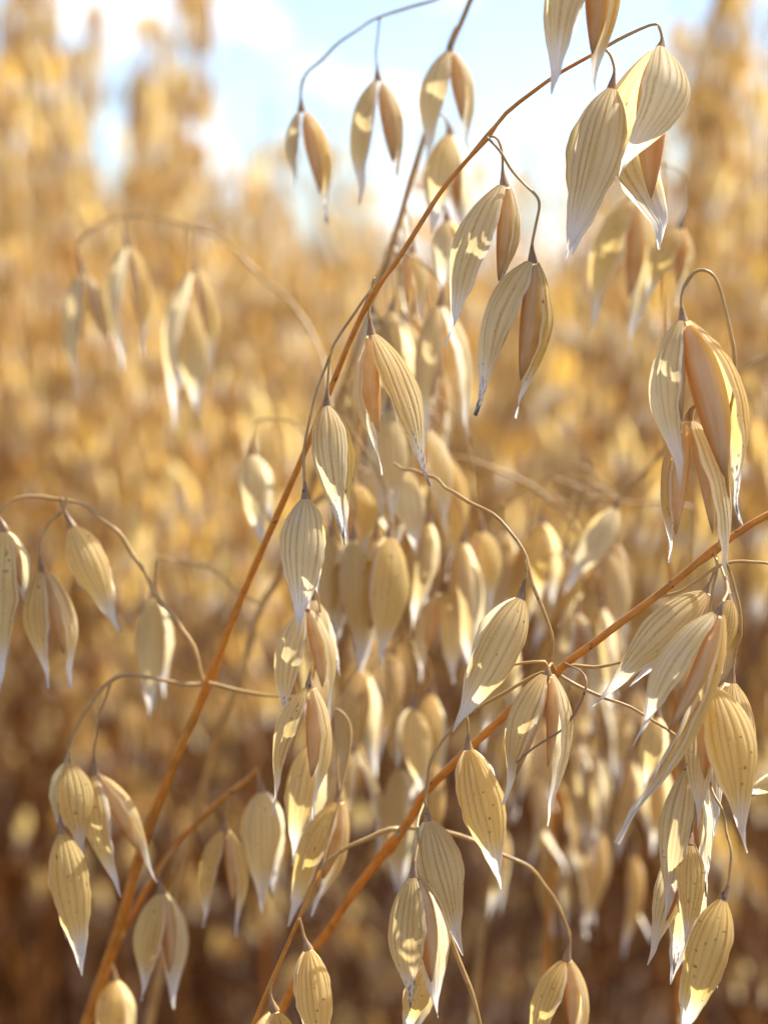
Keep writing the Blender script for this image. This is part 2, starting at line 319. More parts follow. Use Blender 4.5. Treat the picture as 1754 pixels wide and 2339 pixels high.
# ------------------------------------------------------------------ one oat plant, hand placed
def tag(o, label, cat, group=None, kind=None):
    if label: o['label'] = label
    if cat: o['category'] = cat
    if group: o['group'] = group
    if kind: o['kind'] = kind
    return o
class Plant:
    def __init__(s, stem, label, group, radius=(0.0009, 0.0005), sides=10, mat=None, nodes=()):
        """stem: points (x, y, d) from the top of the visible run down; carried on to the ground"""
        pts = [at(*p) for p in stem]
        lo = pts[-1]; dirn = unit(pts[-1] - pts[-2])
        h = lo[2]; out = dirn.copy(); out[2] = 0
        foot = lo + out * h * .24 + np.array([0, 0, -h])
        c1 = lo + dirn * h * .3; c2 = foot + np.array([0, 0, h * .4])
        for t in np.linspace(0, 1, 14)[1:] ** 2.2:
            pts.append(lo * (1 - t) ** 3 + c1 * 3 * t * (1 - t) ** 2 + c2 * 3 * t * t * (1 - t) + foot * t ** 3)
        path = catmull(pts, 0.003); a = arclen(path); a /= a[-1]
        vis = arclen(catmull([at(*p) for p in stem], 0.003))[-1] / arclen(path)[-1]
        r = np.interp(a, [0, vis * .5, vis, 1], [radius[1], radius[1] * .65 + radius[0] * .35, radius[0], radius[0] * 2.2])
        for nx, ny, nd in nodes:
            k = np.argmin(np.linalg.norm(path - at(nx, ny, nd), axis=1)); dd = arclen(path) - arclen(path)[k]
            r = r * (1 + .55 * np.exp(-(dd / .0011) ** 2) - .12 * np.exp(-((dd + .003) / .001) ** 2))
        s.root = bpy.data.objects.new('oat_plant', None); COL.objects.link(s.root); s.root.location = tuple(foot)
        s.root.empty_display_size = .02
        tag(s.root, label, 'oat plant', group)
        s.o = foot
        b = Buf(); b.add(*tube(path, r, sides), random.random())
        link('stem', mesh_from('stem', b.arrays(), [mat or M_ST], s.o), s.root)
    def branch(s, pts, r0=0.0004, r1=0.00025, d=None, mat=None):
        P3 = [at(*(p if len(p) == 3 else (*p, d))) for p in pts]
        path = catmull(P3, 0.0015)
        # little natural unevenness
        k = np.arange(len(path)); ab = arclen(path); env = np.clip(np.minimum(ab, ab[-1] - ab) / .008, 0, 1)[:, None]; path += env * .0003 * (np.sin(ab * 260 + random.random() * 6)[:, None] * rng.normal(0, 1, 3) + .4 * np.sin(ab * 700 + random.random() * 6)[:, None] * rng.normal(0, 1, 3))
        b = Buf(); b.add(*tube(path, np.linspace(r0, r1, len(path)) * (1 + .12 * np.sin(ab * 330 + random.random() * 6)), 7), random.random())
        return link('branch', mesh_from('branch', b.arrays(), [mat or M_BR], s.o), s.root)
    def spikelet(s, base, tip1, tip2, phi, d, w=.36, ped=None, grains=2, w2=None, gl=.66, open_=.13, cup=.78, bulge=.05, neck=46, dt=0.0, r0=.00024, tint=None, lod=1.0, label=None, main=1):
        """ped: picture points from the branch to the neck; phi: where husk one faces (0 viewer, -90 left, 90 right)"""
        B = at(*base, d)
        ti = random.random() if tint is None else tint
        ph = R(phi)
        def side(a): return -FWD * math.cos(a) + RIGHT * math.sin(a)
        T1, T2 = at(*tip1, d), at(*tip2, d)
        L1, L2 = np.linalg.norm(T1 - B), np.linalg.norm(T2 - B)
        T1 = T1 - FWD * (math.cos(ph) * open_ * L1) + FWD * dt
        T2 = T2 + FWD * (math.cos(ph) * open_ * L2 * (.5 if 40 <= abs(phi) <= 90 else 1)) + FWD * dt
        # neck: the swollen end of the pedicel
        mean = unit(unit(T1 - B) + unit(T2 - B))
        if ped:
            P3 = [at(*(p if len(p) == 3 else (*p, d))) for p in ped] + [B]
        else:
            P3 = [B - mean * .0035 + UP * .002, B]
        path = catmull(P3, 0.0008); a = arclen(path); rem = a[-1] - a
        kk = rng.normal(0, 1, (4, 3)); env = np.clip(np.minimum(a, rem) / .006, 0, 1)[:, None]
        path = path + env * .00022 * (np.sin(a * 420 + kk[0, 0])[:, None] * kk[1] + np.sin(a * 900 + kk[0, 1])[:, None] * kk[2] * .5)
        nl = neck * PX(d)
        r = r0 + (np.clip(1 - rem / nl, 0, 1) ** 1.8) * (.00105 - r0)
        r[-1] *= .85
        cut = np.argmax(rem <= nl)
        if ped and cut >= 1:
            b = Buf(); b.add(*tube(path[:cut + 1], r[:cut + 1], 7), random.random())
            link('pedicel', mesh_from('pedicel', b.arrays(), [M_BR], s.o), s.root)
        nb = Buf(); nb.add(*tube(path[cut:], r[cut:], 9), random.random())
        sp = link('spikelet', mesh_from('spikelet', nb.arrays(), [M_NK], s.o), s.root)
        if label: sp['label'] = label
        nt_, nu = (30, 41) if lod >= 1 else (16, 9)
        p2 = ph + math.pi if not 40 <= abs(phi) <= 90 else R(-math.copysign(90 + (90 - abs(phi)) * .25, phi))
        n1, n2 = side(ph), side(p2)
        for T, n, ww, tj in ((T1, n1, w, ti), (T2, n2, w2 or w, (ti + .37) % 1)):
            off = n * .0006
            v, f, uv = glume(B + off, T, n, ww * .9 * random.uniform(.93, 1.06), cup * random.uniform(.85, 1.1), bulge, nt_, nu, peak=random.uniform(-.03, .05))
            g = Buf(); g.add(v, f, uv, tj); link('glume', mesh_from('glume', g.arrays(), [M_GL], s.o), sp)
        for k in range(grains):
            T, n, q = ((T1, n1, gl * (1 if main == 0 else .8)), (T2, n2, gl * (1 if main else .8)))[k]
            L_ = np.linalg.norm(T - B); dr = unit(unit(T - B) * .7 + mean * .3)
            b0 = B + mean * (.02 * L_) + n * .0007
            v, f, uv = grain(b0, b0 + dr * L_ * q + n * L_ * .004, (.235 if k == main else .15), n=n, nt_=18 if lod >= 1 else 10)
            g = Buf(); g.add(v, f, uv, random.random()); link('grain', mesh_from('grain', g.arrays(), [M_GR], s.o), sp)
        return sp

GA = 'oat plants nearest the lens'
# --- A: the arching stem from lower left to upper right
A = Plant([(1377, 112, .318), (1282, 164, .318), (1218, 209, .318), (1155, 259, .318), (1112, 314, .319), (1041, 395, .321), (1000, 448, .322), (904, 600, .325),
           (853, 668, .327), (803, 770, .33), (756, 886, .333), (683, 1063, .338), (599, 1256, .343), (540, 1395, .347), (485, 1539, .351), (443, 1640, .354), (380, 1790, .358),
           (329, 1924, .362), (274, 2114, .366), (198, 2339, .372)],
          'oat plant with thin orange stem arching up to sharp pale spikelets against the sky', GA, (0.00118, 0.00030), nodes=[(477, 1560, .351), (853, 668, .327), (1114, 314, .319)])
A.branch([(1379, 111), (1386, 105), (1436, 77), (1482, 58), (1502, 57), (1509, 70)], .0003, .00024, .317)
A.spikelet((1507, 112), (1402, 420), (1522, 560), 30, .316, w=.40, ped=[(1502, 57), (1510, 77), (1512, 95)], w2=.42, gl=.72, cup=.85, bulge=.22, open_=.20, neck=30, tint=.95)
A.spikelet((1395, 207), (1289, 598), (1316, 578), 8, .317, w=.335, ped=[(1372, 114), (1384, 116), (1394, 127), (1401, 148), (1402, 168)], tint=.85, w2=.36, open_=.10)
A.spikelet((1152, 426), (1021, 794), (1134, 690), -62, .318, w=.36, ped=[(1112, 314), (1125, 312), (1137, 320), (1146, 345), (1149, 366), (1149, 391)], tint=.6, gl=.8, open_=.12, cup=.6)
A.spikelet((1216, 600), (1083, 950), (1180, 956), -66, .316, w=.36, ped=[(1112, 314), (1141, 344), (1168, 382), (1200, 423), (1222, 450), (1227, 476), (1221, 523), (1217, 559)], tint=.7, gl=.74, cup=.6)
A.branch([(853, 668), (850, 650), (856, 634), (853, 648)], .00035, .0002, .326)
A.spikelet((848, 766), (980, 1112), (872, 1084), 52, .328, w=.31, ped=[(853, 660), (846, 680), (845, 705)], tint=.4, gl=.68, cup=.6)
A.spikelet((748, 929), (785, 1246), (790, 1240), -12, .322, w=.29, ped=[(851, 660), (840, 672), (802, 723), (774, 770), (757, 806), (752, 839), (747, 886)], tint=.7, open_=.22, bulge=.06, gl=.7)
A.spikelet((699, 1141), (687, 1440), (722, 1360), -6, .318, w=.40, ped=[(758, 800), (737, 860), (716, 918), (700, 991), (695, 1052), (696, 1099)], tint=.78, open_=.14, w2=.36)
A.branch([(464, 1556), (447, 1505), (426, 1459), (392, 1404), (346, 1328), (304, 1269), (253, 1210), (215, 1168), (186, 1146), (139, 1134), (84, 1136), (38, 1142), (0, 1168), (-18, 1205)], .00048, .0003, .352)
A.spikelet((167, 1205), (278, 1447), (270, 1440), 18, .352, w=.36, ped=[(139, 1134), (146, 1160), (156, 1182)], tint=.3)
A.spikelet((99, 1307), (116, 1570), (161, 1574), -48, .350, w=.35, ped=[(152, 1138), (146, 1165), (114, 1197), (94, 1235), (93, 1277)], tint=.3, gl=.68)
A.spikelet((14, 1216), (8, 1594), (62, 1400), -30, .348, w=.34, ped=[(-18, 1165), (-2, 1180), (8, 1198)], tint=.35)
A.branch([(462, 1564), (413, 1562), (338, 1543), (278, 1545), (253, 1560), (228, 1585), (190, 1636), (169, 1682), (158, 1712)], .00045, .0003, .351)
A.spikelet((156, 1743), (193, 1955), (138, 1920), 25, .346, w=.42, ped=[(172, 1675), (160, 1712), (156, 1730)], tint=.2, neck=40)
A.spikelet((219, 1772), (278, 2044), (356, 2019), -40, .348, w=.32, ped=[(253, 1562), (232, 1627), (218, 1691), (217, 1750)], tint=.2)
A.spikelet((143, 1903), (199, 2219), (148, 2154), 12, .344, w=.30, ped=[(160, 1710), (140, 1790), (137, 1860)], tint=.1, w2=.28)
A.branch([(477, 1560), (548, 1577), (641, 1591), (690, 1590), (712, 1560)], .00042, .0003, .349)
A.spikelet((700, 1395), (645, 1661), (757, 1650), -55, .338, w=.33, ped=[(712, 1560, .349), (735, 1450, .345), (722, 1340, .342), (705, 1370, .339)], tint=.55)
A.spikelet((716, 1372), (740, 1560), (778, 1545), 20, .345, w=.32, ped=[(722, 1340), (718, 1355)], tint=.6)
A.spikelet((708, 1572), (622, 1860), (712, 1874), -70, .333, w=.30, ped=[(712, 1520), (709, 1550)], tint=.35)
A.spikelet((712, 1700), (670, 1972), (700, 1950), -20, .348, w=.30, ped=[(700, 1590), (710, 1640)], tint=.3)

# --- B: the orange stem crossing to the right edge
Bp = Plant([(1900, 1210, .318), (1840, 1165, .318), (1754, 1175, .318), (1628, 1257, .319), (1516, 1348, .32), (1414, 1424, .322), (1349, 1474, .324), (1299, 1510, .326), (1266, 1539, .328),
            (1200, 1590, .331), (1099, 1684, .335), (1034, 1746, .338), (962, 1821, .341), (936, 1874, .343), (889, 1935, .346), (817, 2025, .349), (752, 2123, .352), (701, 2195, .355), (600, 2390, .36)],
           'oat plant with thick orange stem slanting to right edge above heavy golden spikelets', GA, (0.00092, 0.00058), nodes=[(1264, 1540, .328), (898, 1925, .345), (1628, 1257, .319)])
Bp.branch([(1262, 1535, .327), (1253, 1503, .324), (1256, 1445, .322), (1244, 1387, .321), (1223, 1330, .321), (1200, 1274, .322), (1150, 1208, .324), (1106, 1164, .327), (1059, 1132, .33), (1009, 1106, .336), (947, 1077, .343), (900, 1059, .35)], .00034, .0003)
Bp.spikelet((1188, 1369), (1034, 1668), (1048, 1650), 12, .321, w=.37, ped=[(1203, 1277), (1201, 1310), (1195, 1340)], tint=.45, open_=.1)
Bp.spikelet((1250, 1541), (1151, 1836), (1252, 1889), -62, .316, w=.34, ped=[(1268, 1532, .326), (1258, 1515, .32), (1252, 1525, .316)], tint=.5, neck=20, gl=.74, main=0)
Bp.branch([(1290, 1515, .324), (1318, 1530, .319), (1332, 1548, .316), (1331, 1575, .315), (1311, 1633, .314), (1291, 1662, .314), (1255, 1684, .313), (1219, 1709, .313), (1178, 1742, .313)], .00022, .00020, mat=M_NK)
Bp.branch([(1290, 1522), (1313, 1520), (1357, 1521), (1407, 1510), (1440, 1502), (1520, 1480)], .00032, .00022, .327)
Bp.branch([(1275, 1540), (1328, 1572), (1385, 1594), (1436, 1615), (1501, 1651), (1559, 1695), (1585, 1730)], .0003, .00024, .327)
Bp.branch([(1250, 1534), (1244, 1512), (1190, 1516), (1154, 1525), (1110, 1545)], .00026, .0002, .33)
Bp.branch([(1255, 1540), (1237, 1536), (1190, 1557), (1135, 1586), (1070, 1633), (1027, 1673), (994, 1720), (980, 1756), (974, 1807), (970, 1840)], .0003, .00024, .327)
Bp.branch([(1500, 1364), (1552, 1351), (1595, 1322), (1631, 1297), (1675, 1283), (1718, 1283), (1770, 1290), (1820, 1330)], .0003, .00024, .32)
# right hand cluster
Bp.branch([(1640, 1250, .318), (1655, 1179, .316), (1660, 1124, .314), (1664, 1034, .312), (1667, 930, .311), (1672, 850, .311), (1673, 800, .311), (1664, 719, .311), (1649, 661, .311), (1631, 629, .311), (1606, 617, .311), (1581, 625, .311), (1563, 654, .311)], .00034, .00028)
Bp.spikelet((1559, 734), (1550, 1110), (1695, 1199), -66, .311, w=.34, ped=[(1575, 632), (1563, 654), (1556, 690)], tint=.75, neck=44, gl=.74, cup=.65, bulge=.09)
Bp.spikelet((1572, 962), (1658, 1356), (1532, 1286), 70, .317, w=.33, ped=[(1664, 1034), (1640, 960), (1600, 925), (1578, 935)], tint=.85, gl=.78, cup=.65)
Bp.branch([(1628, 1257, .319), (1637, 1293, .316), (1628, 1340, .315), (1619, 1400, .315)], .00032, .00026)
Bp.spikelet((1613, 1355), (1349, 1610), (1440, 1570), -40, .321, w=.27, ped=[(1637, 1290), (1622, 1320)], tint=.5, gl=.68, neck=30)
Bp.spikelet((1639, 1402), (1443, 1702), (1411, 1930), -72, .305, w=.30, ped=[(1645, 1290, .315), (1660, 1340, .31), (1650, 1375, .305)], tint=.85, gl=.5, w2=.17, neck=34, open_=.08, main=2, cup=.85)
Bp.spikelet((1661, 1370), (1622, 1545), (1650, 1540), 30, .318, w=.34, ped=[(1648, 1290), (1660, 1330)], tint=.2, neck=30)
Bp.spikelet((1628, 1574), (1693, 1941), (1600, 1900), 28, .310, w=.36, ped=[(1619, 1400, .315), (1617, 1445, .312), (1622, 1528, .31)], tint=.15, gl=.62, w2=.30, cup=.7)
Bp.spikelet((1668, 1561), (1668, 1860), (1638, 1915), 35, .320, w=.32, ped=[(1650, 1262, .319), (1671, 1322), (1686, 1387), (1693, 1449), (1682, 1481), (1675, 1515)], tint=.4)
Bp.spikelet((1572, 1760), (1516, 2107), (1618, 2056), -35, .318, w=.26, ped=[(1550, 1690, .326), (1575, 1720, .32)], tint=.6, gl=.6)
Bp.spikelet((1574, 1930), (1559, 2165), (1487, 2215), 10, .316, w=.30, ped=[(1585, 1730, .326), (1592, 1830, .32), (1580, 1890, .317)], tint=.2, gl=.6)
Bp.spikelet((1585, 1945), (1533, 2218), (1540, 2260), -20, .324, w=.30, tint=.4)
Bp.spikelet((1649, 2056), (1542, 2370), (1640, 2264), -8, .313, w=.34, ped=[(1585, 1730, .326), (1615, 1770, .322), (1642, 1845, .317), (1660, 1902, .315), (1672, 1960, .313), (1667, 2000, .313)], tint=.08, w2=.22, gl=.7)
Bp.spikelet((1800, 1770), (1690, 1815), (1690, 1830), 10, .325, w=.40, ped=[(1820, 1330), (1840, 1600), (1826, 1750)], tint=.5)
# stem middle branches
Bp.branch([(975, 1800), (969, 1830), (962, 1860), (956, 1881)], .00026, .00024, .327)
Bp.spikelet((978, 1876), (1052, 2176), (1028, 2140), 18, .321, w=.37, ped=[(970, 1825), (972, 1845)], tint=.5, open_=.1, neck=40)
Bp.spikelet((947, 2004), (938, 2302), (1000, 2335), -38, .316, w=.34, ped=[(968, 1835, .326), (956, 1881, .322), (946, 1953, .317)], tint=.4, gl=.72)
Bp.spikelet((1070, 1713), (1142, 2024), (1137, 1990), 8, .325, w=.36, ped=[(1085, 1625, .328), (1062, 1612), (1067, 1666)], tint=.15, open_=.12, neck=40)
Bp.branch([(905, 1912), (913, 1893), (868, 1903), (817, 1921), (774, 1946), (745, 1968), (735, 1985)], .0005, .00034, .340)
Bp.branch([(925, 1890), (1027, 1901), (1070, 1913), (1139, 1946), (1212, 1986), (1241, 2015), (1273, 2069), (1300, 2130)], .00042, .0003, .343)
Bp.spikelet((1293, 2195), (1206, 2430), (1312, 2440), -50, .338, w=.33, ped=[(1300, 2130), (1300, 2150)], tint=.2)
Bp.branch([(1027, 2138), (1052, 2205), (1078, 2270), (1100, 2360), (1120, 2450)], .0004, .00045, .324)
Bp.spikelet((985, 2190), (915, 2370), (940, 2390), -10, .332, w=.34, tint=.15)
Bp.spikelet((774, 1832), (660, 2111), (712, 2096), -50, .344, w=.30, ped=[(735, 1985, .34), (800, 1700, .345), (770, 1620, .346), (768, 1700, .345), (772, 1790)], tint=.1)

# --- D: slim stalk at the bottom edge
Dp = Plant([(732, 1989, .322), (718, 2025, .322), (687, 2090, .321), (636, 2206, .322), (600, 2290, .323), (560, 2390, .325)],
           'slender oat stalk at bottom edge with small closed golden spikelet on bent pedicel', GA, (0.00045, 0.00034), mat=M_ST)
Dp.spikelet((705, 2170), (735, 2430), (728, 2420), 12, .320, w=.37, ped=[(684, 2096), (694, 2130), (700, 2152)], tint=.15, neck=36)
Dp.spikelet((629, 2311), (660, 2540), (600, 2550), 30, .322, w=.4, ped=[(622, 2240), (616, 2270), (624, 2298)], tint=.05)

# --- G: short forked stalk lower left
Gp = Plant([(589, 1755, .362), (560, 1785, .362), (519, 1815, .362), (443, 1886, .364), (397, 1937, .366), (330, 2040, .37), (250, 2200, .375), (180, 2380, .38)],
           'out of focus oat plant low at left, four closed tan spikelets over dark stems', GA, (0.0007, 0.00055))
Gp.spikelet((515, 1899), (468, 2116), (540, 2141), -60, .362, w=.33, ped=[(522, 1812), (516, 1850), (514, 1875)], tint=.1, lod=.5)
Gp.spikelet((599, 1810), (603, 2078), (622, 2060), -8, .36, w=.36, ped=[(589, 1755), (594, 1785)], tint=.45, lod=.5)
Gp.spikelet((371, 2042), (329, 2281), (394, 2314), -35, .358, w=.36, ped=[(397, 1940), (365, 1990), (366, 2020)], tint=.25, lod=.5)
Gp.spikelet((262, 2241), (262, 2460), (285, 2450), -15, .37, w=.36, ped=[(285, 2130), (262, 2180), (260, 2215)], tint=.1, lod=.5)

# --- E: soft dark stem behind A
GE = 'blurred oat plants just behind the sharp ones'
Ep = Plant([(1110, -90, .36), (1074, 0, .362), (1052, 54, .364), (1030, 105, .366), (998, 215, .368), (965, 325, .37), (936, 416, .372), (915, 495, .374), (889, 579, .377), (868, 637, .379), (825, 760, .383), (760, 960, .388),
            (658, 1269, .395), (591, 1400, .4), (553, 1543, .402), (498, 1670, .405), (460, 1817, .41), (400, 2050, .415), (330, 2390, .42)],
           'blurred oat plant behind the sharp arching stem, three spikelets against blue sky', GE, (0.0010, 0.00055), mat=M_BR)
Ep.branch([(1085, -20), (1040, -18), (987, 0), (925, 16), (868, 40), (781, 96), (705, 159), (687, 200), (688, 225)], .00036, .00028, .366)
E = lambda *a, **k: Ep.spikelet(*a, **dict(dict(lod=.5), **k))
E((689, 256), (676, 432), (747, 508), -62, .366, w=.34, ped=[(700, 165), (686, 205), (688, 235)], tint=.9, gl=.72)
E((864, 186), (824, 470), (910, 440), -60, .366, w=.32, ped=[(868, 40), (859, 108), (862, 165)], tint=.5, gl=.72)
E((1027, 119), (974, 384), (1068, 350), -55, .366, w=.36, ped=[(1040, 60), (1030, 85)], tint=.6)
E((1027, 311), (983, 540), (1068, 545), -20, .372, w=.36, ped=[(985, 262), (1010, 262), (1026, 290)], tint=.5)
E((1020, 506), (1006, 680), (1060, 560), -30, .376, w=.36, ped=[(945, 420), (1000, 450), (1018, 486)], tint=.8)
E((941, 580), (962, 735), (930, 745), 50, .378, w=.34, ped=[(925, 470), (940, 520)], tint=.5)
E((925, 737), (945, 880), (900, 900), 40, .38, w=.38, ped=[(915, 500), (935, 600), (926, 690)], tint=.6)
E((985, 777), (940, 925), (990, 930), 60, .384, w=.34, ped=[(905, 530), (975, 640), (984, 740)], tint=.1)
E((886, 940), (900, 1195), (870, 1190), 10, .37, w=.32, ped=[(850, 690), (895, 800), (888, 900)], tint=.5)
E((975, 985), (1016, 1213), (960, 1190), 50, .378, w=.36, ped=[(840, 715), (955, 830), (975, 940)], tint=.6)
E((915, 1070), (953, 1272), (905, 1265), 20, .374, w=.38, ped=[(840, 740), (910, 900), (915, 1030)], tint=.95)
E((806, 1103), (840, 1282), (800, 1300), 50, .376, w=.40, ped=[(790, 870), (805, 960), (806, 1060)], tint=.1)
E((889, 1229), (864, 1534), (826, 1540), 30, .366, w=.33, ped=[(770, 930), (868, 1090), (888, 1190)], tint=.1)
E((808, 1235), (821, 1536), (765, 1480), 15, .37, w=.30, ped=[(750, 990), (805, 1120), (808, 1200)], tint=.3)
E((755, 1225), (745, 1480), (780, 1470), -15, .375, w=.30, ped=[(740, 1020), (752, 1120), (755, 1190)], tint=.4)
E((1100, 1215), (1118, 1400), (1080, 1390), 45, .385, w=.40, ped=[(830, 760), (1040, 960), (1095, 1170)], tint=.2)
E((1010, 1355), (1035, 1560), (960, 1560), 40, .384, w=.36, ped=[(745, 1010), (960, 1180), (1008, 1310)], tint=.5)
E((352, 1366), (350, 1646), (372, 1600), -10, .38, w=.30, ped=[(600, 1385), (450, 1290), (358, 1280), (352, 1330)], tint=.4)
E((576, 1041), (600, 1250), (622, 1200), -20, .385, w=.36, ped=[(740, 1020), (650, 960), (590, 965), (577, 1000)], tint=.6)
E((940, 1619), (967, 1830), (905, 1760), 10, .38, w=.36, ped=[(690, 1170), (860, 1350), (940, 1470), (942, 1580)], tint=.4)
# --- F: blurred trio at the left
Ep.branch([(760, 960, .388), (729, 793, .40), (660, 690, .405), (600, 631, .41), (524, 563, .412), (470, 527, .414), (398, 505, .415), (315, 496, .415), (253, 503, .415), (203, 527, .415), (179, 555, .415)], .0005, .00032)
E((192, 626), (177, 908), (254, 838), -60, .413, w=.24, ped=[(200, 530), (179, 558), (182, 590)], tint=.6, gl=.66)
E((294, 563), (329, 818), (279, 848), 80, .413, w=.30, grains=1, main=0, ped=[(290, 497), (286, 530)], tint=.2, gl=.66)
E((448, 617), (485, 854), (396, 982), 80, .41, w=.28, grains=1, main=0, ped=[(450, 520), (447, 560), (446, 590)], tint=.3, gl=.6)
E((430, 690), (456, 970), (405, 900), 10, .418, w=.28, ped=[(430, 510), (424, 600), (428, 660)], tint=.4)

# --- M: node behind the right hand stem
Mp = Plant([(1840, 780, .39), (1754, 812, .39), (1682, 850, .39), (1600, 935, .39), (1508, 1041, .392), (1414, 1142, .395), (1330, 1280, .40), (1240, 1480, .41), (1150, 1800, .42), (1080, 2300, .43)],
           'blurred oat plant with pale drooping spikelets hanging from node above slanting stem', GE, (0.0007, 0.0005), mat=M_BR)
m_ = lambda *a, **k: Mp.spikelet(*a, **dict(dict(lod=.5), **k))
Mp.branch([(1414, 1142), (1360, 1138), (1299, 1146)], .0004, .0003, .395)
Mp.branch([(1414, 1142), (1450, 1150), (1520, 1142), (1580, 1160)], .0004, .0003, .395)
Mp.branch([(1340, 1240), (1250, 1140), (1154, 1081), (1060, 1045), (980, 1060)], .00045, .0003, .40)
m_((1404, 1164), (1279, 1350), (1290, 1360), 25, .385, w=.34, ped=[(1414, 1142), (1412, 1150)], tint=.85)
m_((1237, 1197), (1225, 1400), (1265, 1390), -30, .40, w=.36, ped=[(1250, 1140), (1240, 1165)], tint=.15)
m_((1390, 1265), (1410, 1470), (1350, 1480), 40, .40, w=.34, ped=[(1414, 1142), (1400, 1200), (1392, 1235)], tint=.7)
m_((1340, 1350), (1390, 1560), (1310, 1570), 30, .40, w=.36, ped=[(1310, 1320), (1335, 1320)], tint=.3)
m_((1500, 1640), (1465, 1810), (1505, 1800), -20, .36, w=.34, ped=[(1580, 1160), (1570, 1400), (1510, 1560), (1502, 1610)], tint=.3)

# --- soft spikelets crowding behind the sharp ones
def cluster(pl, anchor, box, n, d, seed, tints=(0, .8)):
    q = random.Random(seed); x0, y0, x1, y1 = box; pts = []
    for k in range(n):
        for _ in range(40):
            p = (q.uniform(x0, x1), q.uniform(y0, y1))
            if all(abs(p[0] - o[0]) > 42 or abs(p[1] - o[1]) > 120 for o in pts): break
        pts.append(p)
    pts.sort(key=lambda p: p[1])
    for g in range(0, n, 3):
        grp = pts[g:g + 3]; dg = d + q.uniform(-.012, .02)
        tx, ty = np.mean([p[0] for p in grp]), grp[0][1] - 130
        pl.branch([(*anchor, dg), ((anchor[0] + tx) / 2, min(anchor[1], ty) - 25, dg), (tx, ty, dg), (tx + 8, ty + 30, dg)], .0003, .00018)
        for bx, by in grp:
            a = q.uniform(-34, 34); Ln = .026 / (.345 + (dg - .345) * 1.5) * FP * q.uniform(.85, 1.1); op = q.choice([6, 14, 34, 48])
            pl.spikelet((bx, by), (bx + a - op, by + Ln), (bx + a + op, by + Ln * q.uniform(.85, 1)), q.choice([-70, -55, -30, 10, 40, 70]), dg, w=q.uniform(.20, .30), grains=q.choice([1, 2]), main=0,
                        ped=[(tx, ty), (tx + (bx - tx) * .7, ty + (by - ty) * .3), (bx + 3, by - 45)], tint=q.uniform(*tints), lod=.5, gl=.64)
cluster(Ep, (880, 600), (830, 700, 1060, 1330), 15, .385, 1)
cluster(Ep, (690, 1170), (690, 1380, 1000, 1760), 7, .39, 2, (0, .4))
Qp = Plant([(1330, 1330, .42), (1300, 1480, .42), (1275, 1750, .425), (1255, 2050, .43), (1240, 2400, .435)],
           'blurred oat plant below the slanting stem on the right, thick with golden hanging husks', GE, (0.0009, 0.0005))
cluster(Qp, (1310, 1440), (1140, 1540, 1500, 1960), 15, .425, 3, (0, .5))
cluster(Mp, (1414, 1142), (1080, 1190, 1400, 1440), 9, .40, 4)
# --- R: arch off to the right with two hanging spikelets
Rp = Plant([(1520, 372, .385), (1516, 420, .386), (1512, 600, .388), (1516, 800, .39), (1522, 1050, .392), (1530, 1400, .395), (1540, 1800, .40), (1550, 2300, .41)],
           'blurred oat plant holding two half open spikelets under the topmost sharp pair at right', GE, (0.0006, 0.0002))
r_ = lambda *a, **k: Rp.spikelet(*a, **dict(dict(lod=.5), **k))
r_((1445, 455), (1342, 783), (1437, 808), -62, .385, w=.32, ped=[(1518, 375), (1470, 385), (1444, 405), (1444, 430)], tint=.2, gl=.62)
r_((1552, 523), (1465, 703), (1548, 700), -40, .383, w=.36, ped=[(1522, 375), (1560, 400), (1566, 470), (1556, 505)], tint=.2, gl=.7)
# --- T: hanging in from above
Tp = Plant([(1380, -215, .308), (1440, -240, .308), (1560, -230, .31), (1760, -60, .314), (1900, 500, .32), (1960, 1300, .33), (1980, 2300, .34)],
           'oat plant whose long grey tan spikelet tips hang from the top edge', GA, (0.0008, 0.0003))
Tp.spikelet((1350, -150), (1252, 222), (1354, 206), -52, .306, w=.34, ped=[(1380, -215), (1360, -200)], tint=.8, gl=.75)
Tp.spikelet((1312, -190), (1284, 72), (1310, 80), -30, .311, w=.34, ped=[(1380, -215), (1330, -235)], tint=.7)

